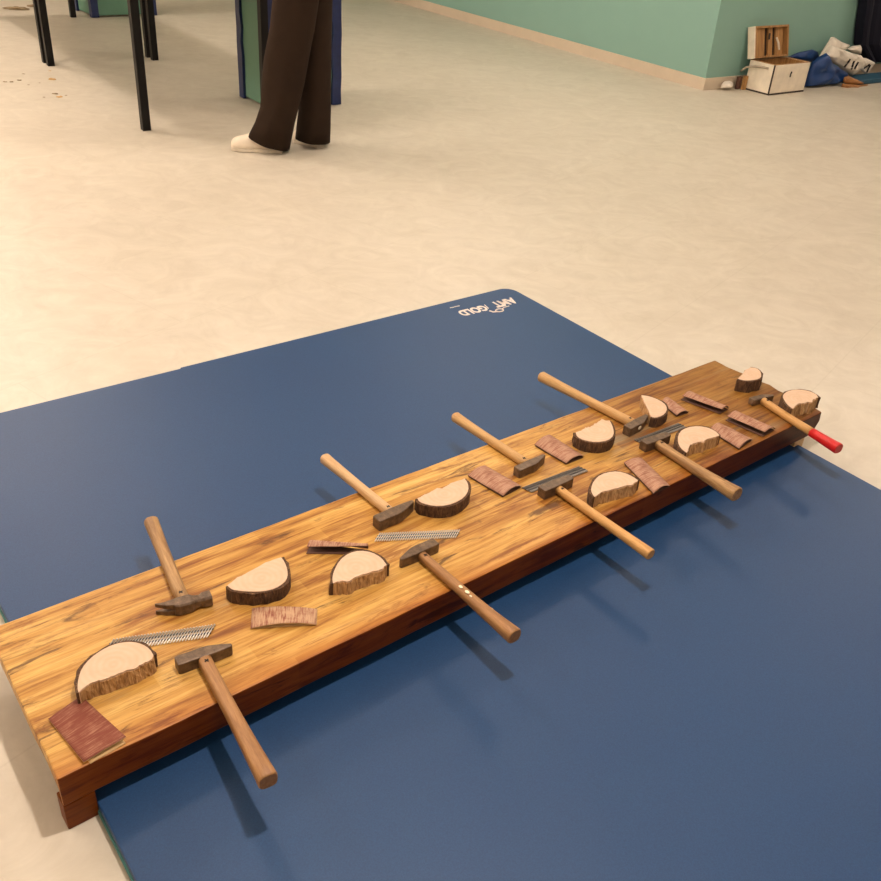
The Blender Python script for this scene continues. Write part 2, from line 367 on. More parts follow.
# ------------------------------------------------------------------ hammers
def poly_head(fs, L=.1, w=.025, kind='pein'):
    bm = bmesh.new()
    if kind == 'pein':
        P = [(.42*L+.006, -.46), (.42*L+.006, .46), (.40*L, .5), (.18*L, .48), (0, .52), (-.2*L, .5), (-.52*L, .42), (-.54*L, .3), (-.54*L, .12), (-.36*L, -.16), (-.14*L, -.46), (0, -.52), (.18*L, -.48), (.40*L, -.5)]
    elif kind == 'block':
        P = [(.46*L, -.42), (.46*L, .42), (.43*L, .5), (.1*L, .5), (-.25*L, .48), (-.5*L, .40), (-.52*L, .3), (-.52*L, -.22), (-.48*L, -.3), (-.2*L, -.46), (.1*L, -.5), (.43*L, -.5)]
    P = [(x*fs, y*w) for x, y in P]
    prism(bm, P, .0, w)
    return bm
def claw_head(fs):
    # face end: octagonal poll; claw end: two tines one above the other because the hammer lies on its side
    bm = bmesh.new(); r = .0125
    def rect(x, yc, hy, zc, hz, ch=.003):
        return [Vector((x*fs, yc+a, zc+b)) for a, b in ((-hy+ch, -hz), (hy-ch, -hz), (hy, -hz+ch), (hy, hz-ch), (hy-ch, hz), (-hy+ch, hz), (-hy, hz-ch), (-hy, -hz+ch))]
    loft(bm, [rect(.052, 0, .0125, .0135, .0125, .004), rect(.036, 0, .0125, .0135, .0125, .004), rect(.03, 0, .009, .0135, .0095, .003), rect(.018, 0, .011, .0135, .0115), rect(.012, 0, .0145, .0135, .0135), rect(-.012, 0, .0145, .0135, .0135), rect(-.02, .0, .011, .0135, .0135, .002)])
    for s in (-1, 1):
        loft(bm, [rect(-.018, .001, .0095, .0135+s*.0068, .0066, .001), rect(-.035, .003, .006, .0135+s*.0078, .0054, .001), rect(-.046, .007, .003, .0135+s*.0084, .0046, .0008), rect(-.053, .010, .0012, .0135+s*.009, .004, .0004)])
    return bm
def make_hammer(name, label, eye, end, fs, kind='pein', L=.1, w=.026, hm='handle', r0=.011, r1=.0145, lift=0.0, grip=None, extra=None, pw=.8, hz_end=None):
    z = HB+.013
    E0 = at(*eye, z); E1 = at(*end, z+lift); d = E1-E0; d.z = 0; ln = d.length
    a = ang(d)-math.pi/2                                             # local +y runs down the handle
    h = thing(name, label, 'hammer', (E0.x, E0.y, HB), a, 'hammers laid out on the bench')
    if kind == 'claw': obj('head', claw_head(fs), M['steel'], h, bevel=.0012)
    else: obj('head', poly_head(fs, L, w, kind), M['steel'], h, bevel=.0022)
    bm = bmesh.new(); n = 9; zc = w*.5
    y0 = .0095; rings = []
    for i in range(n+1):
        q = i/n; y = y0+(ln-y0)*q
        r = r0*(1-.06*math.sin(q*math.pi))+(r1-r0)*q**2.2
        zz = max(zc, r*.98)+lift*q
        rings.append(ring((0, y, zz), (1, 0, 0), (0, 0, 1), r, r*.98, 20, pw))
    rings.append(ring((0, ln+.003, rings[-1][0].z), (1, 0, 0), (0, 0, 1), r1*.88, r1*.86, 20, pw))
    if grip:                                                         # coloured end
        cut = int(n*grip)
        loft(bm, rings[:cut+1]); obj('handle', bm, M[hm], h, smooth=False)
        bm = bmesh.new(); loft(bm, [[v+Vector((0, 0, 0)) for v in r] for r in rings[cut:]]); g = obj('grip', bm, M['red'], h); g['label'] = 'red painted handle end'
        for o in h.children:
            for p in o.data.polygons: p.use_smooth = len(p.vertices) == 4
    else:
        loft(bm, rings); o = obj('handle', bm, M[hm], h)
        for p in o.data.polygons: p.use_smooth = len(p.vertices) == 4
    bm = bmesh.new(); zt = max(zc, r0)+r0*.95
    for da, wx, wy in ((.5, .0042, .0012), (-1.0, .0042, .0012)):
        m4 = Matrix.Translation((0, .024, zt)) @ Matrix.Rotation(da, 4, 'Z'); b2 = bmesh.new(); box(b2, -wx, wx, -wy, wy, -.0015, .0008); b2.transform(m4)
        me = bpy.data.meshes.new('t'); b2.to_mesh(me); b2.free(); bm.from_mesh(me); bpy.data.meshes.remove(me)
    obj('wedge_mark', bm, M['blackmark'], h)
    if extra: extra(h, ln, r0)
    return h
def flecks(h, ln, r0):
    for y, x, s in ((.145, .003, .0052), (.165, .002, .006), (.178, .004, .0035), (.225, -.012, .003)):
        bm = bmesh.new(); bmesh.ops.create_icosphere(bm, subdivisions=2, radius=1)
        zz = .0125+.0125*math.sqrt(max(0, 1-(x/.0135)**2))
        bm.transform(Matrix.Translation((x, y, zz)) @ Matrix.Diagonal((s*.7, s, .0012, 1))); obj('paint_fleck', bm, M['fleck'], h, smooth=True)
def spot(h, ln, r0):
    bm = bmesh.new(); bmesh.ops.create_icosphere(bm, subdivisions=2, radius=1)
    bm.transform(Matrix.Translation((-.006, -.0135, .0145)) @ Matrix.Diagonal((.0065, .0012, .0058, 1))); s = obj('paint_spot', bm, M['fleck'], h, smooth=True); s['label'] = 'cream paint spot'
HAM = [
 ('claw_hammer', 'claw hammer with forked claw to the left, handle over the back edge', (184.5, 605), (151.5, 523), 1, dict(kind='claw', w=.027, hm='handle_c', r0=.0135, r1=.0155, lift=0.0)),
 ('hammer', 'brown flat-sided hammer nearest the camera, handle over the front edge beside the dark red sandpaper', (202.5, 656.5), (268, 781.5), 1, dict(L=.1, w=.025, hm='handle_b', r0=.0125, r1=.0165, pw=.6)),
 ('hammer', 'pale whitish handle hammer lying over the back edge beside a bark-fronted log', (394.5, 516), (325, 459), -1, dict(L=.108, w=.028, hm='handle_w', r0=.0115, r1=.0135)),
 ('hammer', 'hammer with cream paint flecks on its worn brown handle, over the front edge', (418.5, 552.5), (514, 637), -1, dict(L=.098, w=.025, hm='handle_b', r0=.0105, r1=.0165, extra=flecks)),
 ('hammer', 'slim hammer over the back edge behind the nail strip with two curled sandpapers beside it', (530.5, 466), (455.5, 417), -1, dict(L=.1, w=.024, hm='handle', r0=.0115, r1=.0135)),
 ('hammer', 'blocky hammer whose head lies on a nail strip, thin yellowish handle over the front edge', (555, 487), (650, 554), 1, dict(kind='block', L=.1, w=.026, hm='handle_y', r0=.0105, r1=.0128)),
 ('hammer', 'long-handled hammer with a cream paint spot on its head, over the back edge', (637, 425.5), (541.5, 377), -1, dict(L=.098, w=.026, hm='handle', r0=.0125, r1=.0148, extra=spot)),
 ('hammer', 'thick worn handle hammer with head against a split log, over the front edge', (654.5, 442), (736, 496), 1, dict(kind='block', L=.094, w=.026, hm='handle_c', r0=.0125, r1=.0185)),
 ('hammer', 'small hammer with red painted handle end at the far right end of the bench', (761, 398.5), (838, 449), 1, dict(L=.078, w=.02, hm='handle_y', r0=.0105, r1=.0150, grip=.67)),
]
for nm, lab, e0, e1, fs, kw in HAM: make_hammer(nm, lab, e0, e1, fs, **kw)

# ------------------------------------------------------------------ half logs
def Z(o, s, pts): return [(o[0]+p[0]/s, o[1]+p[1]/s) for p in pts]
def make_log(label, arc, split, t=.032, jag=.004, bark_t=.005):
    """arc: bark side of the cut face; split: broken side, both in order round the outline"""
    A = [at(x, y, HB+t) for x, y in arc]; S = [at(x, y, HB+t) for x, y in split]
    allp = A+S; c = sum(allp, Vector())/len(allp); c.z = HB
    o = thing('half_log', label, 'log', c, 0, 'half logs laid out on the bench')
    A = [Vector((p.x-c.x, p.y-c.y, 0)) for p in A]; S = [Vector((p.x-c.x, p.y-c.y, 0)) for p in S]
    def fine(P, k, jit, sd):
        out = []
        for i in range(len(P)-1):
            for j in range(k):
                p = P[i].lerp(P[i+1], j/k)
                if (i or j): p = p+Vector((noise.noise((p.x*160+sd, p.y*160, 0)), noise.noise((p.x*160, p.y*160+sd, 5)), 0))*jit
                out.append(p)
        return out+[P[-1]]
    for _ in range(1):                                               # round the arc
        R = [A[0]]
        for i in range(len(A)-1):
            R += [A[i].lerp(A[i+1], .25), A[i].lerp(A[i+1], .75)]
        A2 = R+[A[-1]]
    sd = random.random()*90
    Sx = [A2[-1]]+S+[A2[0]]
    Sx = [p for i, p in enumerate(Sx) if i == 0 or (p-Sx[i-1]).length > .002]
    Sf = fine(Sx, 4, jag, sd)
    core = A2+Sf[1:-1]
    n = len(core)
    bm = bmesh.new(); prism(bm, [(p.x, p.y) for p in core], 0.0, t); obj('wood_core', bm, M['endgrain'], o)
    # bark shell along the arc
    bm = bmesh.new(); K = len(A2); rings = []
    for i, p in enumerate(A2):
        d = (A2[min(i+1, K-1)]-A2[max(i-1, 0)]).normalized(); nrm = Vector((d.y, -d.x, 0))
        if nrm.dot(p) < 0: nrm = -nrm
        w = bark_t*(.75+.7*noise.noise((p.x*90, p.y*90, sd)))
        rg = []
        for z in (0.0005, t*.33, t*.66, t-.0012):
            k = w*(1+.5*noise.noise((p.x*120, p.y*120, z*200+sd)))+.0015
            rg.append(p+nrm*k+Vector((0, 0, z)))
        rg += [p-nrm*.0008+Vector((0, 0, t-.0012)), p-nrm*.0008+Vector((0, 0, .0005))]
        rings.append(rg)
    loft(bm, rings); obj('bark', bm, M['bark'], o)
    # splintered face
    bm = bmesh.new(); K = len(Sf); rings = []
    for i, p in enumerate(Sf):
        d = (Sf[min(i+1, K-1)]-Sf[max(i-1, 0)]).normalized(); nrm = Vector((d.y, -d.x, 0))
        if nrm.dot(p) < 0: nrm = -nrm
        e = min(i, K-1-i)/3; e = min(1, e)
        rg = []
        for q, z in enumerate((0.0005, t*.3, t*.6, t-.0015)):
            k = .001+e*(.004*(1-q/4)+.0022*noise.noise((i*.9+sd, z*120, 1)))
            rg.append(p+nrm*max(k, .0006)+Vector((0, 0, z-(.003*random.random()*e if q == 3 else 0))))
        rg += [p-nrm*.0005+Vector((0, 0, t-.004)), p-nrm*.0005+Vector((0, 0, .0005))]
        rings.append(rg)
    loft(bm, rings); obj('split_face', bm, M['split'], o)
    return o
c1z, c2z, c4z, c5z, c6z, c7z = ((0, 600), 3.671), ((130, 500), 4.195), ((290, 430), 3.671), ((430, 360), 3.671), ((600, 340), 3.524), ((700, 350), 6.777)
LOG = [
 ('half log nearest the camera, split face forward, beside the dark red sandpaper', c1z, [(288, 338), (284, 322), (287, 290), (300, 250), (330, 215), (370, 185), (410, 165), (450, 155), (490, 153), (525, 163), (550, 180), (563, 202)], [(558, 216), (525, 235), (480, 255), (430, 270), (390, 290), (345, 297), (315, 318)], {}),
 ('half log with dark bark forward, between the claw hammer and the streaky sandpaper', c2z, [(408, 358), (430, 376), (450, 379), (500, 384), (560, 383), (610, 371), (648, 346), (662, 320), (660, 290), (648, 258), (634, 240)], [(570, 262), (510, 295), (450, 325)], dict(jag=.002)),
 ('half log with split face forward beside the gaping folded sandpaper', c4z, [(158, 562), (155, 545), (160, 520), (180, 480), (215, 452), (255, 442), (300, 448), (335, 468), (355, 495)], [(340, 508), (300, 520), (250, 535), (210, 555), (185, 553)], {}),
 ('half log with bark forward right of the pale whitish hammer head', c4z, [(468, 250), (475, 263), (505, 274), (550, 280), (600, 270), (640, 247), (656, 220), (653, 195), (641, 178)], [(590, 195), (560, 215), (540, 213), (500, 235)], dict(jag=.005)),
 ('half log with bark forward and jagged back edge, below the long-handled hammer', c5z, [(535, 265), (540, 281), (565, 294), (610, 302), (655, 295), (675, 275), (673, 250), (660, 222)], [(645, 222), (630, 216), (622, 226), (605, 233), (590, 246), (570, 248), (555, 260)], dict(jag=.004)),
 ('half log with split face forward left of the curled sandpaper at the front edge', c5z, [(605, 502), (594, 488), (591, 470), (600, 445), (625, 420), (670, 408), (710, 412), (745, 428), (763, 441)], [(745, 455), (700, 466), (660, 476), (630, 483)], {}),
 ('wedge-shaped log piece with split face to the left behind the cream-spotted hammer head', c6z, [(180, 269), (195, 274), (220, 266), (236, 250), (234, 230), (211, 212), (175, 198), (146, 194)], [(155, 215), (168, 243)], dict(t=.03, jag=.002)),
 ('half log with split face forward touching the thick worn hammer head', c6z, [(305, 396), (284, 380), (275, 360), (275, 335), (290, 315), (325, 303), (370, 305), (405, 319), (421, 335)], [(400, 343), (375, 350), (365, 358), (340, 360), (318, 368), (312, 380)], dict(jag=.006)),
 ('small log stub with dark bark standing at the far back corner of the bench', c7z, [(256, 192), (285, 202), (330, 207), (380, 200), (415, 186), (414, 160), (408, 142), (385, 122), (345, 117)], [(310, 135), (285, 165), (272, 180)], dict(t=.038, jag=.002)),
 ('half log with jagged split face perched on the far right corner', c7z, [(628, 396), (598, 374), (575, 345), (560, 312), (575, 290), (610, 272), (670, 267), (730, 274), (785, 297), (802, 320)], [(770, 335), (755, 352), (735, 348), (700, 360), (670, 362), (650, 374), (640, 384)], dict(t=.036, jag=.005)),
]
for lab, z, arc, sp_, kw in LOG: make_log(lab, Z(*z, arc), Z(*z, sp_), **kw)

# ------------------------------------------------------------------ sandpaper
def sheet(name, quad, zf, m, parent, th=.0012, nu=16, nv=10):
    """quad: four level corners A,B,C,D (A-B is the short end); zf(u,v) height; u runs along the long side"""
    A, B, C, D = quad; bm = bmesh.new(); uvl = bm.loops.layers.uv.new('UVMap'); g = []
    for s in (0, 1):
        for i in range(nu+1):
            for j in range(nv+1):
                u, v = i/nu, j/nv
                p = A.lerp(D, u).lerp(B.lerp(C, u), v)
                g.append(bm.verts.new((p.x, p.y, zf(u, v)+(th if s == 0 else 0))))
    N = (nu+1)*(nv+1); I = lambda s, i, j: g[s*N+i*(nv+1)+j]
    def face(vs, uvs, mi):
        f = bm.faces.new(vs); f.material_index = mi; f.smooth = mi == 0
        for l, q in zip(f.loops, uvs): l[uvl].uv = q
    for i in range(nu):
        for j in range(nv):
            uv = [(i/nu, j/nv), ((i+1)/nu, j/nv), ((i+1)/nu, (j+1)/nv), (i/nu, (j+1)/nv)]
            face([I(0, i, j), I(0, i+1, j), I(0, i+1, j+1), I(0, i, j+1)], uv, 0)
            face([I(1, i, j), I(1, i, j+1), I(1, i+1, j+1), I(1, i+1, j)], [uv[0], uv[3], uv[2], uv[1]], 1)
    for i in range(nu):
        for j in (0, nv): face([I(0, i, j), I(0, i+1, j), I(1, i+1, j), I(1, i, j)], [(0, 0)]*4, 1)
    for j in range(nv):
        for i in (0, nu): face([I(0, i, j), I(0, i, j+1), I(1, i, j+1), I(1, i, j)], [(0, 0)]*4, 1)
    return obj(name, bm, m, parent)
def make_paper(label, quad_px, kind, h=.012, m='sand', under=None, back='paperbrown'):
    Q = [at(x, y, HB+(.012 if kind == 'fold' else .004)) for x, y in quad_px]; c = sum(Q, Vector())/4
    rz = ang((Q[3]-Q[0]+Q[2]-Q[1]))
    o = thing('sandpaper_sheet', label, 'sandpaper', (c.x, c.y, HB), rz, 'used sandpaper sheets on the bench')
    L = lambda P: [rz2(Vector((p.x-c.x, p.y-c.y, 0)), -rz) for p in P]
    Q = L(Q); wob = random.random()*50
    n3 = lambda u, v: .0008*noise.noise((u*3+wob, v*3, 0))
    if kind == 'curl':                                               # arched top flap over a flat bottom flap, folded along one long side
        sheet('top_flap', Q, lambda u, v: .0022+h*(.8+.3*u)*math.sin(math.pi*(.06+.9*v))**.9+n3(u, v)+.0005, [M[m], M[back]], o)
        ins = [q*.97 for q in Q]
        sheet('bottom_flap', ins, lambda u, v: .0004+.0018*abs(v-.5), [M[back], M[back]], o)
    elif kind == 'fold':                                             # two flaps open along the near long side
        sheet('top_flap', Q, lambda u, v: .003+h*(1-v**3.5)*(.75+.25*u)+.003*math.sin(math.pi*v)+n3(u, v), [M[m], M[back]], o)
        ins = [q*1.0+(Vector((-.001, -.003, 0))) for q in Q]
        sheet('bottom_flap', ins, lambda u, v: .0005+.002*(1-v)*u, [M[back], M[back]], o)
    elif kind == 'arch':                                             # lifts in the middle of its long side
        sheet('top_flap', Q, lambda u, v: .001+h*math.sin(math.pi*u)**.8*(1-.35*v)+n3(u, v)+.0008, [M[m], M['paper']], o)
        ins = [q*.98+Vector((.002, .002, 0)) for q in Q]
        sheet('bottom_flap', ins, lambda u, v: .0004, [M['paper'], M['paper']], o)
    elif kind == 'flat':
        sheet('top_flap', Q, lambda u, v: .003+h*u**1.5*(.4+.6*v)+n3(u, v), [M[m], M['paper']], o)
        UQ = L([at(x, y, HB) for x, y in under])
        sheet('bottom_flap', UQ, lambda u, v: .0005, [M['paper'], M['paper']], o)
    return o
PAP = [
 ('large dark red sandpaper lying flat at the near left end of the bench', Z(*c1z, [(177, 436), (298, 350), (465, 514), (308, 600)]), 'flat', dict(h=.008, m='sand_r', under=Z(*c1z, [(190, 445), (310, 360), (462, 527), (332, 602)]))),
 ('streaky red sandpaper bowed upward, below the bark-fronted log by the claw hammer', Z(*c2z, [(505, 538), (512, 452), (785, 456), (782, 522)]), 'arch', dict(h=.009, m='sand_w')),
 ('small folded sandpaper gaping open, left of the pale whitish hammer head', Z(*c4z, [(62, 436), (80, 398), (288, 424), (284, 440)]), 'fold', dict(h=.018, m='sand')),
 ('curled sandpaper left of the slim hammer head', Z(*c5z, [(138, 425), (202, 388), (338, 465), (268, 502)]), 'curl', dict(h=.011)),
 ('curled sandpaper left of the jagged-backed log', Z(*c5z, [(383, 312), (440, 275), (567, 355), (500, 382)]), 'curl', dict(h=.011)),
 ('curled sandpaper lying at the front edge between two split logs', Z(*c5z, [(711, 378), (778, 362), (882, 465), (820, 492)]), 'curl', dict(h=.011)),
 ('small sandpaper tucked behind the wedge-shaped log piece', Z((610, 385), 7.34, [(372, 130), (425, 90), (580, 200), (488, 228)]), 'curl', dict(h=.009)),
 ('thin folded sandpaper alone near the back edge, its dark gap showing', Z(*c6z, [(290, 198), (325, 174), (457, 232), (428, 250)]), 'fold', dict(h=.013)),
 ('curled sandpaper right of the split log by the thick worn hammer', Z(*c6z, [(383, 318), (420, 292), (537, 351), (490, 385)]), 'curl', dict(h=.010)),
 ('folded sandpaper with dark gap next to the red-ended hammer', Z(*c6z, [(448, 270), (486, 242), (621, 305), (580, 330)]), 'fold', dict(h=.013)),
]
for lab, q, k, kw in PAP: make_paper(lab, q, k, **kw)

# ------------------------------------------------------------------ collated nail strips
def nail_mesh(ln, r):
    bm = bmesh.new(); n = 8
    def rg(y, q): return ring((0, y, r), (1, 0, 0), (0, 0, 1), q, q, n)
    loft(bm, [rg(-ln/2, r*.15), rg(-ln/2+r*3, r), rg(ln/2-.0018, r), rg(ln/2-.0016, r*1.45), rg(ln/2, r*1.45)])
    bmesh.ops.recalc_face_normals(bm, faces=bm.faces)
    me = bpy.data.meshes.new('nail'); bm.to_mesh(me); bm.free()
    for p in me.polygons: p.use_smooth = len(p.vertices) == 4
    return me
def make_strip(label, quad, mkey, count, r=.0014):
    P = [at(x, y, HB) for x, y in quad]                              # far-left, far-right, near-right, near-left
    a = (P[0]+P[3])/2; b = (P[1]+P[2])/2; d = b-a; rz = ang(d); ln = d.length
    o = thing('nail_strip', label, 'nails', ((a.x+b.x)/2, (a.y+b.y)/2, HB), rz, 'strips of collated nails on the bench')
    nd = ((P[0]-P[3])+(P[1]-P[2]))/2; nl = nd.length; na = ang(nd)-rz-math.pi/2
    me = nail_mesh(nl, r); me.materials.append(M[mkey])
    for i in range(count):
        c = bpy.data.objects.new('nail', me); c.location = (-ln/2+ln*(i+.5)/count, 0, .0009); c.rotation_euler = (0, 0, na); link(c, o)
    for f in (-.14, .17):
        bm = bmesh.new(); off = rz2(Vector((0, f*nl, 0)), na)
        box(bm, -ln/2+off.x, ln/2+off.x, off.y-.0022, off.y+.0022, r*(1.0 if mkey == 'nail' else 1.7)+.0009, r*(1.75 if mkey == 'nail' else 2.25)+.0009); obj('collating_band', bm, M['wire'], o)
    return o
make_strip('slanted strip of nails half behind the nearest half log', Z((60, 615), 4.894, [(255, 126), (768, 50), (720, 118), (210, 194)]), 'nail', 34, .0015)
make_strip('strip of nails between the pale whitish hammer and the paint-flecked hammer', Z((370, 495), 8.009, [(75, 312), (722, 288), (690, 350), (25, 383)]), 'nail', 36, .0013)
make_strip('grey strip of nails under the blocky hammer head', Z((500, 455), 8.81, [(190, 297), (695, 108), (782, 150), (280, 338)]), 'nail_dark', 60, .0014)
make_strip('grey strip of nails behind the thick worn hammer head', Z((610, 385), 7.34, [(178, 405), (500, 290), (560, 312), (238, 445)]), 'nail_dark', 60, .0014)

# ------------------------------------------------------------------ tables with black legs
LA, LB = at(49.5, 65), at(147, 131)
TU = (LB-LA).normalized(); TV = Vector((-TU.y, TU.x, 0)); TL = (LB-LA).length; TW = .775
def make_table(label, corner):
    o = thing('table', label, 'table', corner, ang(TU), 'black-legged tables')
    bm = bmesh.new(); box(bm, -.02, TL+.02, -.04, TW+.04, .72, .75); obj('tabletop', bm, M['tabletop'], o, bevel=.004)
    bm = bmesh.new()
    for y in (0, TW-.03): box(bm, .045, TL-.045, y, y+.03, .66, .72)
    for x in (0, TL-.03): box(bm, x, x+.03, .03, TW-.03, .66, .72)
    obj('frame', bm, M['black'], o, bevel=.002)
    for x in (0, TL-.045):
        for y in (0, TW-.045):
            bm = bmesh.new(); box(bm, x, x+.045, y, y+.045, 0, .72); obj('leg', bm, M['black'], o, bevel=.002)
    return o
TABLE1 = LA.copy(); make_table('black-legged table nearest the person, thin square legs on the beige floor', TABLE1-TV*.02)
make_table('black-legged table further left, butted against the end of the nearer table', TABLE1-TU*(TL+.065)-TV*.02)

# ------------------------------------------------------------------ green plinths with blue corner cloth
def make_plinth(label, cpx, lpx, rpx, h):
    C = at(*cpx); Lp = at(*lpx); Rp = at(*rpx)
    dl_ = Lp-C; dl = dl_.length; side = (Rp-C).length*1.2; rz = ang(dl_)-math.pi/2
    s = max(side, .3); dpt = max(dl, .3)
    o = thing('plinth', label, 'plinth', C, rz, 'green plinths behind the tables')
    g = .015
    bm = bmesh.new(); box(bm, .01, s-.01, .01, dpt-.01, g, h); obj('panel_body', bm, M['green'], o, bevel=.003)
    bm = bmesh.new(); box(bm, .06, s-.06, .06, dpt-.06, 0, g); obj('base', bm, M['skirt'], o)
    for x, y in ((0, 0), (s, 0), (0, dpt), (s, dpt)):
        bm = bmesh.new(); rings = []; sx = 1 if x == 0 else -1; sy = 1 if y == 0 else -1; w_ = .055
        for k in range(13):
            z = .004+(h-.0)*k/12; q = .006*noise.noise((k*1.3, x*9+y*5, 2)); wv = w_+.014*noise.noise((k*1.1, x*4, y*7))
            e = -.007+q*.5
            pts = [(e, e), (wv, e), (wv, .012), (.012, .012), (.012, wv), (e, wv)]
            rings.append([Vector((x+sx*a, y+sy*b, z)) for a, b in pts])
        loft(bm, rings); obj('corner_cloth', bm, M['bluetape'], o)
    return o
make_plinth('green plinth with blue cloth corners behind the person', (268, 111), (241, 97), (333.5, 109), 1.0)
make_plinth('green plinth with blue cloth corners far behind the table legs', (93, 18), (76, 10.5), (146, 16), 1.0)

# ------------------------------------------------------------------ person
def build_person():
    Y1, Y2 = 4.985, 5.155
    foot = at(300, 149); o = thing('person', 'person in wide dark brown trousers and cream shoes walking left beside the table', 'person', (foot.x, foot.y, 0))
    base = Vector((foot.x, foot.y, 0))
    hip = Vector((av(303, -30, 5.07).x, 5.07, 0))
    def skin(name, chains, m, sub=2):
        vs, es, rs = [], [], []
        idx = {}
        def vid(p, r):
            k = tuple(round(x, 4) for x in p)
            if k not in idx: idx[k] = len(vs); vs.append(Vector(p)-base); rs.append(r)
            return idx[k]
        for ch in chains:
            prev = None
            for p, r in ch:
                i = vid(p, r)
                if prev is not None and prev != i: es.append((prev, i))
                prev = i
        me = bpy.data.meshes.new(name); me.from_pydata(vs, es, []); ob = bpy.data.objects.new(name, me); COL.objects.link(ob)
        ob.modifiers.new('skin', 'SKIN').use_smooth_shade = True
        for i, r in enumerate(rs):
            d = me.skin_vertices[0].data[i]; d.radius = (r, r) if not isinstance(r, tuple) else r; d.use_root = (i == 0)
        sm = ob.modifiers.new('sub', 'SUBSURF'); sm.levels = sm.render_levels = sub
        bpy.context.view_layer.update(); dg = bpy.context.evaluated_depsgraph_get()
        nm = bpy.data.meshes.new_from_object(ob.evaluated_get(dg)); bpy.data.objects.remove(ob)
        nm.name = name; nm.materials.clear(); nm.materials.append(m)
        for p in nm.polygons: p.use_smooth = True
        return link(bpy.data.objects.new(name, nm), o)
    hx, hy = hip.x, hip.y
    k1 = av(284, 72, Y1); a1 = av(272, 136, Y1); k2 = av(314, 72, Y2); a2 = av(314, 134, Y2)
    V = Vector
    pel = V((hx, hy, .93)); ch = []
    ch.append([(pel, .11), (V((hx, Y1+.01, .86)), .085), (k1, .052), (a1, .035)])
    ch.append([(pel, .11), (V((hx, Y2-.01, .86)), .085), (k2, .052), (a2, .035)])
    chest = V((hx-.01, hy, 1.28)); nk = V((hx-.02, hy, 1.42))
    ch.append([(pel, .11), (V((hx, hy, 1.1)), .10), (chest, .12), (nk, .052), (V((hx-.035, hy, 1.5)), .06), (V((hx-.035, hy, 1.57)), .088), (V((hx-.03, hy, 1.63)), .06)])
    for s in (-1, 1):
        sh = V((hx, hy+s*.17, 1.35)); el = V((hx+.02, hy+s*.22, 1.08)); wr = V((hx-.2, hy+s*.17, 1.1)); pm = V((hx-.27, hy+s*.15, 1.13))
        ch.append([(chest, .12), (sh, .055), (el, .038), (wr, .026), (pm, .03)])
        for k in range(4):
            f0 = pm+V((-.035, 0, -.03+.02*k)); L_ = (.03, .039, .042, .035)[k]
            ch.append([(pm, .03), (f0, .0095), (f0+V((-L_, -s*.006, -.003)), .0085), (f0+V((-L_*1.7, -s*.02, -.008)), .0075)])
        th = pm+V((-.005, -s*.03, .03)); ch.append([(pm, .03), (th, .011), (th+V((-.03, -s*.012, .012)), .009)])
    body = skin('body', ch, M['skin'])
    # face and hair
    hc = V((hx-.035, hy, 1.57))-base
    bm = bmesh.new(); bmesh.ops.create_uvsphere(bm, u_segments=20, v_segments=12, radius=1)
    bm.transform(Matrix.Translation(hc+V((.018, 0, .025))) @ Matrix.Diagonal((.1, .092, .105, 1))); obj('hair', bm, M['hair'], o, smooth=True)
    # sweater
    sc = [[(V((hx, hy, .98)), .14), (V((hx, hy, 1.1)), .13), (chest, .145), (V((hx-.015, hy, 1.385)), .075)]]
    for s in (-1, 1):
        sc.append([(chest, .145), (V((hx, hy+s*.17, 1.35)), .07), (V((hx+.02, hy+s*.22, 1.08)), .052), (V((hx-.18, hy+s*.178, 1.095)), .038)])
    skin('sweater', sc, M['sweater'])
    # trousers
    bm = bmesh.new()
    def leg(rows, Y, dep, top):
        rings = []
        for i, (l, r) in enumerate(rows):
            pl_, pr = av(*l, Y)-base, av(*r, Y)-base
            c = (pl_+pr)/2; u = (pr-pl_)/2; n = 40; rg = []
            for k in range(n):
                a = 2*math.pi*k/n
                fold = 1+.05*math.sin(5*a+i*.5)*min(1, i/4)*abs(math.sin(a))
                rg.append(c+u*math.cos(a)+V((0, dep*math.sin(a)*fold, 0)))
            rings.append(rg)
        return rings
    f = leg([((274, -26), (324, -26)), ((272.5, 0), (319, 0)), ((270, 27), (315, 27)), ((264, 58), (309.5, 56)), ((261.5, 88), (304, 86)), ((260.5, 106), (299.5, 104)), ((255.5, 121), (294.5, 124)), ((248.5, 135), (289.5, 150))], Y1, .095, 0)
    b = leg([((298, -26), (333, -26)), ((299, 0), (332.5, 0)), ((299, 40), (331.5, 40)), ((298.5, 80), (331, 80)), ((298.5, 110), (330.8, 110)), ((296.5, 127), (330.5, 130)), ((295.5, 137), (330, 142.5))], Y2, .095, 0)
    loft(bm, f); loft(bm, b)
    zt = f[0][0].z
    loft(bm, [ring(V((hx, hy, z))-base, (1, 0, 0), (0, 1, 0), rx, ry, 40) for z, rx, ry in ((zt-.06, .135, .165), (zt+.02, .155, .185), (zt+.1, .15, .18), (zt+.2, .135, .165), (1.06, .125, .16))])
    tr = obj('trousers', bm, M['trouser'], o, smooth=True)
    # shoes
    def shoe(toe, heel):
        toe, heel = toe-base, heel-base; d = (toe-heel); L_ = d.length; d.normalize(); n = V((-d.y, d.x, 0)); rings = []; sol = []
        for q, w_, h_ in ((0, .02, .04), (.04, .03, .07), (.15, .034, .1), (.35, .037, .105), (.5, .04, .1), (.68, .046, .085), (.82, .046, .074), (.93, .038, .064), (.985, .024, .05), (1.0, .01, .036)):
            c = heel+d*(L_*q); rings.append([c+n*(w_*math.cos(a))+V((0, 0, .014+(h_-.014)*max(0, math.sin(a))**.8)) for a in [math.pi*2*k/24 for k in range(24)]])
            sol.append([c+n*((w_+.003)*a)+V((0, 0, z)) for a, z in ((-1, .004), (-.9, 0), (.9, 0), (1, .004), (1, .02), (-1, .02))])
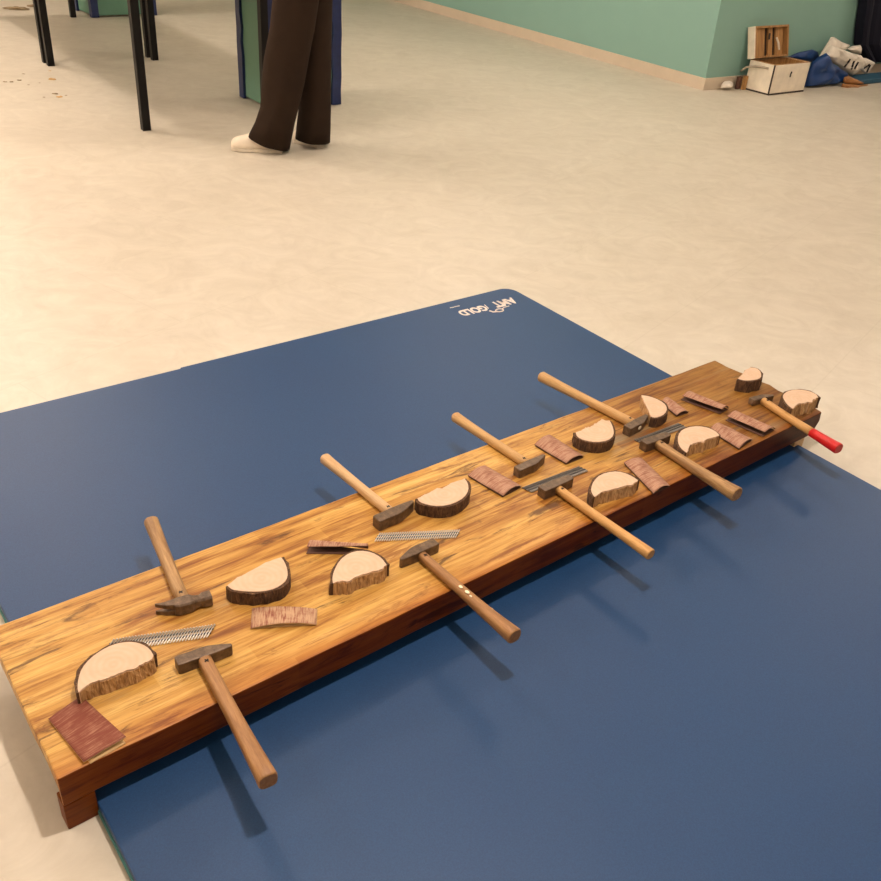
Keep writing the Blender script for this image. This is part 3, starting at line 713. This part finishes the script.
        bm = bmesh.new(); loft(bm, rings); so = obj('shoe', bm, M['shoe'], o, smooth=True)
        bm = bmesh.new(); loft(bm, sol); obj('sole', bm, M['sole'], so, smooth=False)
    t1 = at(232.5, 148); shoe(V((t1.x, Y1-.01, 0)), V((t1.x+.27, Y1, 0)))
    t2 = at(295, 140.5); h2_ = at(322, 147.5); shoe(V((t2.x, t2.y, 0)), V((h2_.x, h2_.y, 0)))
build_person()

# ------------------------------------------------------------------ wooden box with open lid
BF = at(768, 95.5); BLk = at(744, 89); BRt = at(803, 91.5)
bw = (BRt-BF).length; bd = (BLk-BF).length; bh = .215
wbox = thing('wooden_box', 'white painted wooden box with its lid open, standing against the green wall', 'box', BF, ang(BRt-BF))
bm = bmesh.new(); th = .014
box(bm, 0, bw, 0, th, .012, bh); box(bm, 0, bw, bd-th, bd, .012, bh); box(bm, 0, th, th, bd-th, .012, bh); box(bm, bw-th, bw, th, bd-th, .012, bh); box(bm, th, bw-th, th, bd-th, .012, .024)
obj('body', bm, M['boxwhite'], wbox)
bm = bmesh.new(); e = .001
box(bm, th, bw-th, th, th+.003, .03, bh-.002); box(bm, th, bw-th, bd-th-.003, bd-th, .03, bh-.002); box(bm, th, th+.003, th, bd-th, .03, bh-.002); box(bm, bw-th-.003, bw-th, th, bd-th, .03, bh-.002)
box(bm, .0, bw, .0, th, bh, bh+.003); box(bm, 0, bw, bd-th, bd, bh, bh+.003); box(bm, 0, th, th, bd-th, bh, bh+.003); box(bm, bw-th, bw, th, bd-th, bh, bh+.003)
l_ = obj('lining', bm, M['boxwood'], wbox); l_['label'] = 'bare brown wood inside and rim'
bm = bmesh.new(); box(bm, -.002, .007, -.002, .0, .0, bh); box(bm, -.002, .0, .0, .007, .0, bh); obj('corner_edging', bm, M['boxdark'], wbox)
bm = bmesh.new(); box(bm, -.002, bw, -.003, bd, 0, .012); obj('base_edging', bm, M['boxdark'], wbox)
bm = bmesh.new(); box(bm, bw*.5-.006, bw*.5+.006, -.004, .0, .12, .15); box(bm, bw*.5-.003, bw*.5+.01, -.004, .0, .145, .16); obj('latch', bm, M['blackmark'], wbox)
bm = bmesh.new(); tube(bm, [(-.004, bd*.22, .185), (-.012, bd*.4, .186), (-.02, bd*.7, .18), (-.045, bd*.95, .165), (-.05, bd*1.12, .13)], .008, 8); obj('rope_handle', bm, M['rope'], wbox, smooth=True)
# lid stands up from the back edge, hollow side forward
lid = bpy.data.objects.new('lid', None); lid.location = (0, bd, bh+.004); link(lid, wbox); lid.rotation_euler = (-.27, 0, 0)
lh = .225; ld = .05; lx0, lx1 = -.025, bw-.04
bm = bmesh.new(); box(bm, lx0, lx1, 0, .01, 0, lh); box(bm, lx0, lx0+.014, -ld, 0, 0, lh)
obj('lid_panel', bm, M['boxwhite'], lid)
bm = bmesh.new(); box(bm, lx0+.014, lx1, -ld, 0, lh-.014, lh); box(bm, lx0+.014, lx1, -ld, 0, 0, .014); box(bm, lx1-.014, lx1, -ld, 0, .014, lh-.014); box(bm, lx0+.014, lx0+.03, -ld, 0, .014, lh-.014)
obj('lid_frame', bm, M['boxwood'], lid)
bm = bmesh.new(); box(bm, lx0+.03, lx1-.014, -.004, -.0005, .014, lh-.014); obj('backing', bm, M['boxdark'], lid)
pw_ = (lx1-lx0-.06)
for k, (a, b2) in enumerate(((.05, .36), (.47, .62), (.73, .99))):
    bm = bmesh.new(); box(bm, lx0+.035+pw_*a, lx0+.035+pw_*b2, -.02, -.004, .014, lh-.014); obj('plank', bm, M['boxwood'], lid, bevel=.002)
bm = bmesh.new(); tube(bm, [(lx0+.035+pw_*.72, -.03, .14), (lx0+.035+pw_*.75, -.04, .1), (lx0+.035+pw_*.8, -.035, .05)], .008); obj('strap', bm, M['boxwhite'], lid)
bm = bmesh.new(); tube(bm, [(lx0+.035+pw_*.5, -.028, .17), (lx0+.035+pw_*.45, -.035, .13)], .007); obj('strap', bm, M['boxdark'], lid)
# offcuts left of the box
def offcut(label, px, dims, m, rz, lean=0, grp='wood offcuts left of the box'):
    P = at(*px); o = tag(obj('wood_offcut', (lambda bm: (box(bm, -dims[0]/2, dims[0]/2, -dims[1]/2, dims[1]/2, 0, dims[2]), bm)[1])(bmesh.new()), M[m], None, bevel=.002), label, 'wood offcut', grp)
    o.location = P; o.rotation_euler = (lean, 0, rz)
offcut('light brown wood block standing against the left side of the white box', (743, 89.5), (.034, .024, .10), 'boxwood', RA)
offcut('dark reddish wood block left of the light brown block', (737.3, 89.0), (.04, .024, .092), 'paperbrown', RA+.05)
def puff(name, pts, p0, n, depth, m, parent=None, wr=.25, rings_=7, seed=0, flat_back=.35):
    """solid rounded lump whose outline lies in the plane p0,n and which bulges by depth"""
    P = [ap(x, y, p0, n) for x, y in pts]; Q = []
    for i in range(len(P)):
        for j in range(4): Q.append(P[i].lerp(P[(i+1) % len(P)], j/4))
    c = sum(P, Vector())/len(P); bm = bmesh.new()
    for z_ in range(len(Q)): Q[z_].z = max(Q[z_].z, .003)
    nn = n if n.dot(CAM-p0) > 0 else -n
    def rg(r, s):
        out = []
        for q in Q:
            p = c+(q-c)*r; d = depth*math.sqrt(max(0, 1-r*r))*(1+wr*2*noise.noise(p*14+Vector((seed, 0, 0)))) * (1 if s > 0 else flat_back)
            out.append(p+nn*(d*s)+Vector((0, 0, wr*.05*depth*noise.noise(p*25))))
        return out
    rs = [rg(k/rings_, 1) for k in range(1, rings_+1)]+[rg(k/rings_, -1) for k in range(rings_-1, 0, -1)]
    o_ = c
    loft(bm, rs)
    bmesh.ops.translate(bm, verts=bm.verts, vec=-Vector((c.x, c.y, 0)))
    ob = obj(name, bm, m, parent, smooth=True); 
    if not parent: ob.location = (c.x, c.y, 0)
    return ob
wn = -U
bp = at(815, 91.5)+U*.05
scrap = tag(puff('crumpled_paper', [(720.5, 88), (722, 84), (725.5, 81), (729, 80.5), (732, 82), (733, 88)], WC-U*.045, wn, .025, M['sack'], wr=.9, seed=3), 'small white crumpled paper scrap on the floor left of the wood blocks', 'paper')
# ------------------------------------------------------------------ blue bag
bag = thing('shopping_bag', 'blue woven plastic bag slumped right of the white box', 'bag', (at(820, 90).x, at(820, 90).y, 0))
def puffp(name, parent, *a, **k):
    ob = puff(name, *a, **k)                                        # built at the world position, then hung under its thing
    ob.parent = parent; ob.location = Vector(ob.location)-Vector(parent.location); return ob
bpl = WC-U*.19
puffp('body', bag, [(803, 89), (807, 75), (812, 62), (818, 57), (826, 53), (830, 61), (838, 67), (846, 72), (843, 79), (838, 84), (836, 89), (822, 90.5)], bpl, wn, .07, M['tarp'], wr=.35, seed=9)
puffp('top_flap', bag, [(786, 57.5), (798, 52.5), (812, 49.5), (818, 52), (820, 60), (812, 62)], WC-U*.035, wn, .022, M['tarp'], wr=.6, seed=21)
# ------------------------------------------------------------------ white sack
spl = WC-U*.15
sack = thing('plastic_sack', 'crumpled white sack with black brush lettering piled behind the blue bag', 'sack', (at(848, 84).x, at(848, 84).y, 0))
puffp('body', sack, [(829, 47), (831, 45), (842, 49), (852, 53), (861, 55), (864, 60), (862, 68), (852, 76), (846, 74), (838, 66), (828, 60), (824, 55)], spl, wn, .07, M['sack'], wr=.4, seed=31)
puffp('folded_end', sack, [(818, 58), (824, 48), (831, 37), (834, 37), (842, 42), (850, 45), (846, 50), (832, 47), (826, 56)], spl+U*.05, wn, .04, M['sack'], wr=.5, seed=41)
puffp('loose_corner', sack, [(858, 58), (866, 58), (874, 62), (870, 68), (866, 74), (860, 70)], spl+U*.02, wn, .035, M['sack'], wr=.6, seed=51)
from mathutils.bvhtree import BVHTree
def sack_bvh():
    vs, fs = [], []
    for ch_ in sack.children:
        k = len(vs); off = Vector(ch_.location)+Vector(sack.location)
        vs += [v.co+off for v in ch_.data.vertices]; fs += [[k+q for q in p.vertices] for p in ch_.data.polygons]
    return BVHTree.FromPolygons(vs, fs)
SB = sack_bvh()
def stroke(a, b, r=.009):
    P = []
    for k in range(7):
        x, y = a[0]+(b[0]-a[0])*k/6, a[1]+(b[1]-a[1])*k/6
        h = SB.ray_cast(CAM, ray(x, y).normalized())[0]
        if h is not None: P.append(h-Vector(sack.location))
    if len(P) > 1:
        bm = bmesh.new(); tube(bm, P, r, 6); obj('lettering', bm, M['blackmark'], sack)
for a, b in (((850, 59.5), (844.5, 67)), ((854, 61), (853, 64)), ((853, 64), (851.5, 69)), ((858, 62), (854.5, 69)), ((869.5, 64), (864, 68)), ((870, 65), (865, 76))): stroke(a, b)
puffp('back_fold', sack, [(846, 49), (852, 46), (860, 45), (861, 54), (852, 53)], spl+U*.06, wn, .03, M['sack'], wr=.5, seed=61)  # fold of the same white plastic behind the body
# ------------------------------------------------------------------ cardboard, teal mat, curtain
cbp = WC-U*.29
card = thing('cardboard', 'folded brown cardboard lying on the floor right of the blue bag', 'cardboard', (at(850, 88).x, at(850, 88).y, 0))
puffp('lower_flap', card, [(841, 88), (842, 83.5), (852, 84), (861, 85), (867, 87), (862, 89), (848, 89.5)], cbp, wn, .05, M['card'], wr=.25, seed=71)
puffp('upper_flap', card, [(843, 82), (844, 77), (848, 76), (856, 79), (864, 83), (858, 84.5), (848, 84.5)], cbp+U*.02, wn, .04, M['card'], wr=.25, seed=81)
tm0 = at(850, 88); bm = bmesh.new(); box(bm, 0, .9, -.02, .16, 0, .04)
tmat = tag(obj('floor_mat', bm, M['tealmat'], None, bevel=.008), 'teal blue foam mat on the floor below the navy curtain', 'mat'); tmat.location = at(858, 87)+U*.07; tmat.rotation_euler = (0, 0, RA)
wpl = WC-U*.06
cl = [(866.5, -60), (864, -20), (862, 10), (858.5, 30), (857.5, 45), (862, 57), (869, 64), (880, 68), (895, 70)]
pts = [ap(x, y, wpl, wn) for x, y in cl]; bm = bmesh.new(); rings = []
top = 2.2; x_end = pts[-1]+W*.6
for i in range(15):
    q = i/14; z = pts[4].z*0+.12+(top-.12)*q
    # left edge follows the traced curve
    e = min(range(len(pts)-1), key=lambda k: abs((pts[k].z+pts[k+1].z)/2-z)); lx = pts[e].lerp(pts[e+1], max(0, min(1, (z-pts[e].z)/((pts[e+1].z-pts[e].z) or 1))))
    s0 = (lx-WC).dot(W); s1 = s0*0+(x_end-WC).dot(W); rg = []
    for k in range(41):
        s = s0+(s1-s0)*k/40; rg.append(WC+W*s-U*(.10+.018*math.sin(k*1.15)+.006*math.sin(k*2.7+q*3))+Vector((0, 0, z)))
    for k in range(40, -1, -1):
        s = s0+(s1-s0)*k/40; rg.append(WC+W*s-U*(.02+.008*math.sin(k*1.15))+Vector((0, 0, z)))
    rings.append(rg)
loft(bm, rings); tag(obj('curtain', bm, M['navy'], None, smooth=False), 'dark navy cloth curtain hanging by the wall at the right', 'curtain')

# ------------------------------------------------------------------ crumbs of wood on the floor at the left
CR = [(5, 82, .02, 'chip_d'), (11.5, 82, .022, 'chip_d'), (19.3, 80.3, .024, 'chip_d'), (23.5, 74, .016, 'chip_d'), (28.5, 85, .012, 'chip_d'), (39.5, 83, .01, 'chip_d'), (52.5, 79.5, .04, 'chip'), (55, 94, .028, 'chip_d'), (59.5, 97, .03, 'chip'), (44, 97.3, .013, 'chip_d'), (50, 71, .014, 'chip'), (66, 95.5, .012, 'chip_d')]
WORDS = ['leftmost small dull wood chip in the row left of the table leg', 'second dull wood chip from the left in that row', 'third and darkest dull wood chip in that row', 'small dull wood chip above the row of three', 'tiny dull wood chip right of the row of three', 'tiny dull wood chip left of the largest pale chip', 'largest pale wood chip below the foot of the double table leg', 'dull wood chip below the largest pale chip', 'pale wood chip lowest of the scattered chips', 'tiny dull wood chip left of the lowest chips', 'small pale wood chip just under the double table leg', 'tiny dull wood chip rightmost of the scattered chips']
for (x, y, s, mk), wd in zip(CR, WORDS):
    bm = bmesh.new(); bmesh.ops.create_icosphere(bm, subdivisions=2, radius=1)
    for v in bm.verts:
        k = 1+.5*noise.noise(v.co*1.8+Vector((x, y, 0))); v.co = Vector((v.co.x*s*.5*k*1.3, v.co.y*s*.5*k, max(-.0, v.co.z*s*.18*k)))
    o = tag(obj('wood_chip', bm, M[mk], None, smooth=True), wd, 'wood chip', 'wood chips scattered on the floor'); o.location = at(x, y)+Vector((0, 0, .0005))
for (x, y, sx_, lab) in ((17, 9, .15, 'larger heap of dusty wood shavings at the top left'), (34.5, 6.5, .09, 'smaller heap of dusty wood shavings beside the larger heap')):
    bm = bmesh.new(); bmesh.ops.create_icosphere(bm, subdivisions=4, radius=1)
    for v in bm.verts:
        k = 1+.6*noise.noise(v.co*2.5+Vector((x, y, 0))); v.co = Vector((v.co.x*sx_*.5*k*1.3, v.co.y*sx_*.5*k, max(0, v.co.z)*.015*k))
    o = tag(obj('shavings_heap', bm, M['chip_d'], None), lab, 'shavings', None); o.location = at(x, y)+Vector((0, 0, .0005))

# ------------------------------------------------------------------ lights
def lamp(name, loc, power, size=.07, col=(1, .80, .58), spot=None):
    l = bpy.data.lights.new(name, 'SPOT' if spot else 'POINT'); l.energy = power; l.color = col; l.shadow_soft_size = size
    if spot: l.spot_size = spot; l.spot_blend = .9
    o = bpy.data.objects.new(name, l); o.location = loc; COL.objects.link(o); return o
WARM = (1, .84, .735)
K = Vector((.17, 1.28, 2.6))
lamp('key_downlight', K, 220, .05, WARM, 2.9)
g = 2.6
for i, j, e in ((-1, 0, 16), (1, 0, 16), (0, 1, 40), (1, 1, 50), (-1, 1, 46), (0, 2, 85), (-1, 2, 105), (0, 3, 115), (-1, 3, 110), (-2, 1, 40), (-1, -1, 22), (0, -1, 22), (1, -1, 22), (1.3, 1.9, 55), (1.9, .6, 62)):  # unseen ceiling grid, powers set to even out brightness; off-grid ones added for walls
    p = K+W*(g*i)+U*(g*j); p.z = CH-.25
    lamp('unseen_lamp', p, e, .12, WARM)
p = WC+W*3.0-U*1.5; p.z = CH-.25; lamp('unseen_lamp', p, 60, .12, WARM)  # unseen lamp added to throw the curtain's shade leftwards on the wall
w = bpy.data.worlds.new('world'); scene.world = w; w.use_nodes = True
w.node_tree.nodes['Background'].inputs[0].default_value = (1, .86, .7, 1); w.node_tree.nodes['Background'].inputs[1].default_value = .3

vs = scene.view_settings; vs.view_transform = 'Standard'; vs.look = 'None'; vs.gamma = 1; vs.use_curve_mapping = False; vs.exposure = -0.28
scene.cycles.max_bounces = 8; scene.cycles.use_denoising = True
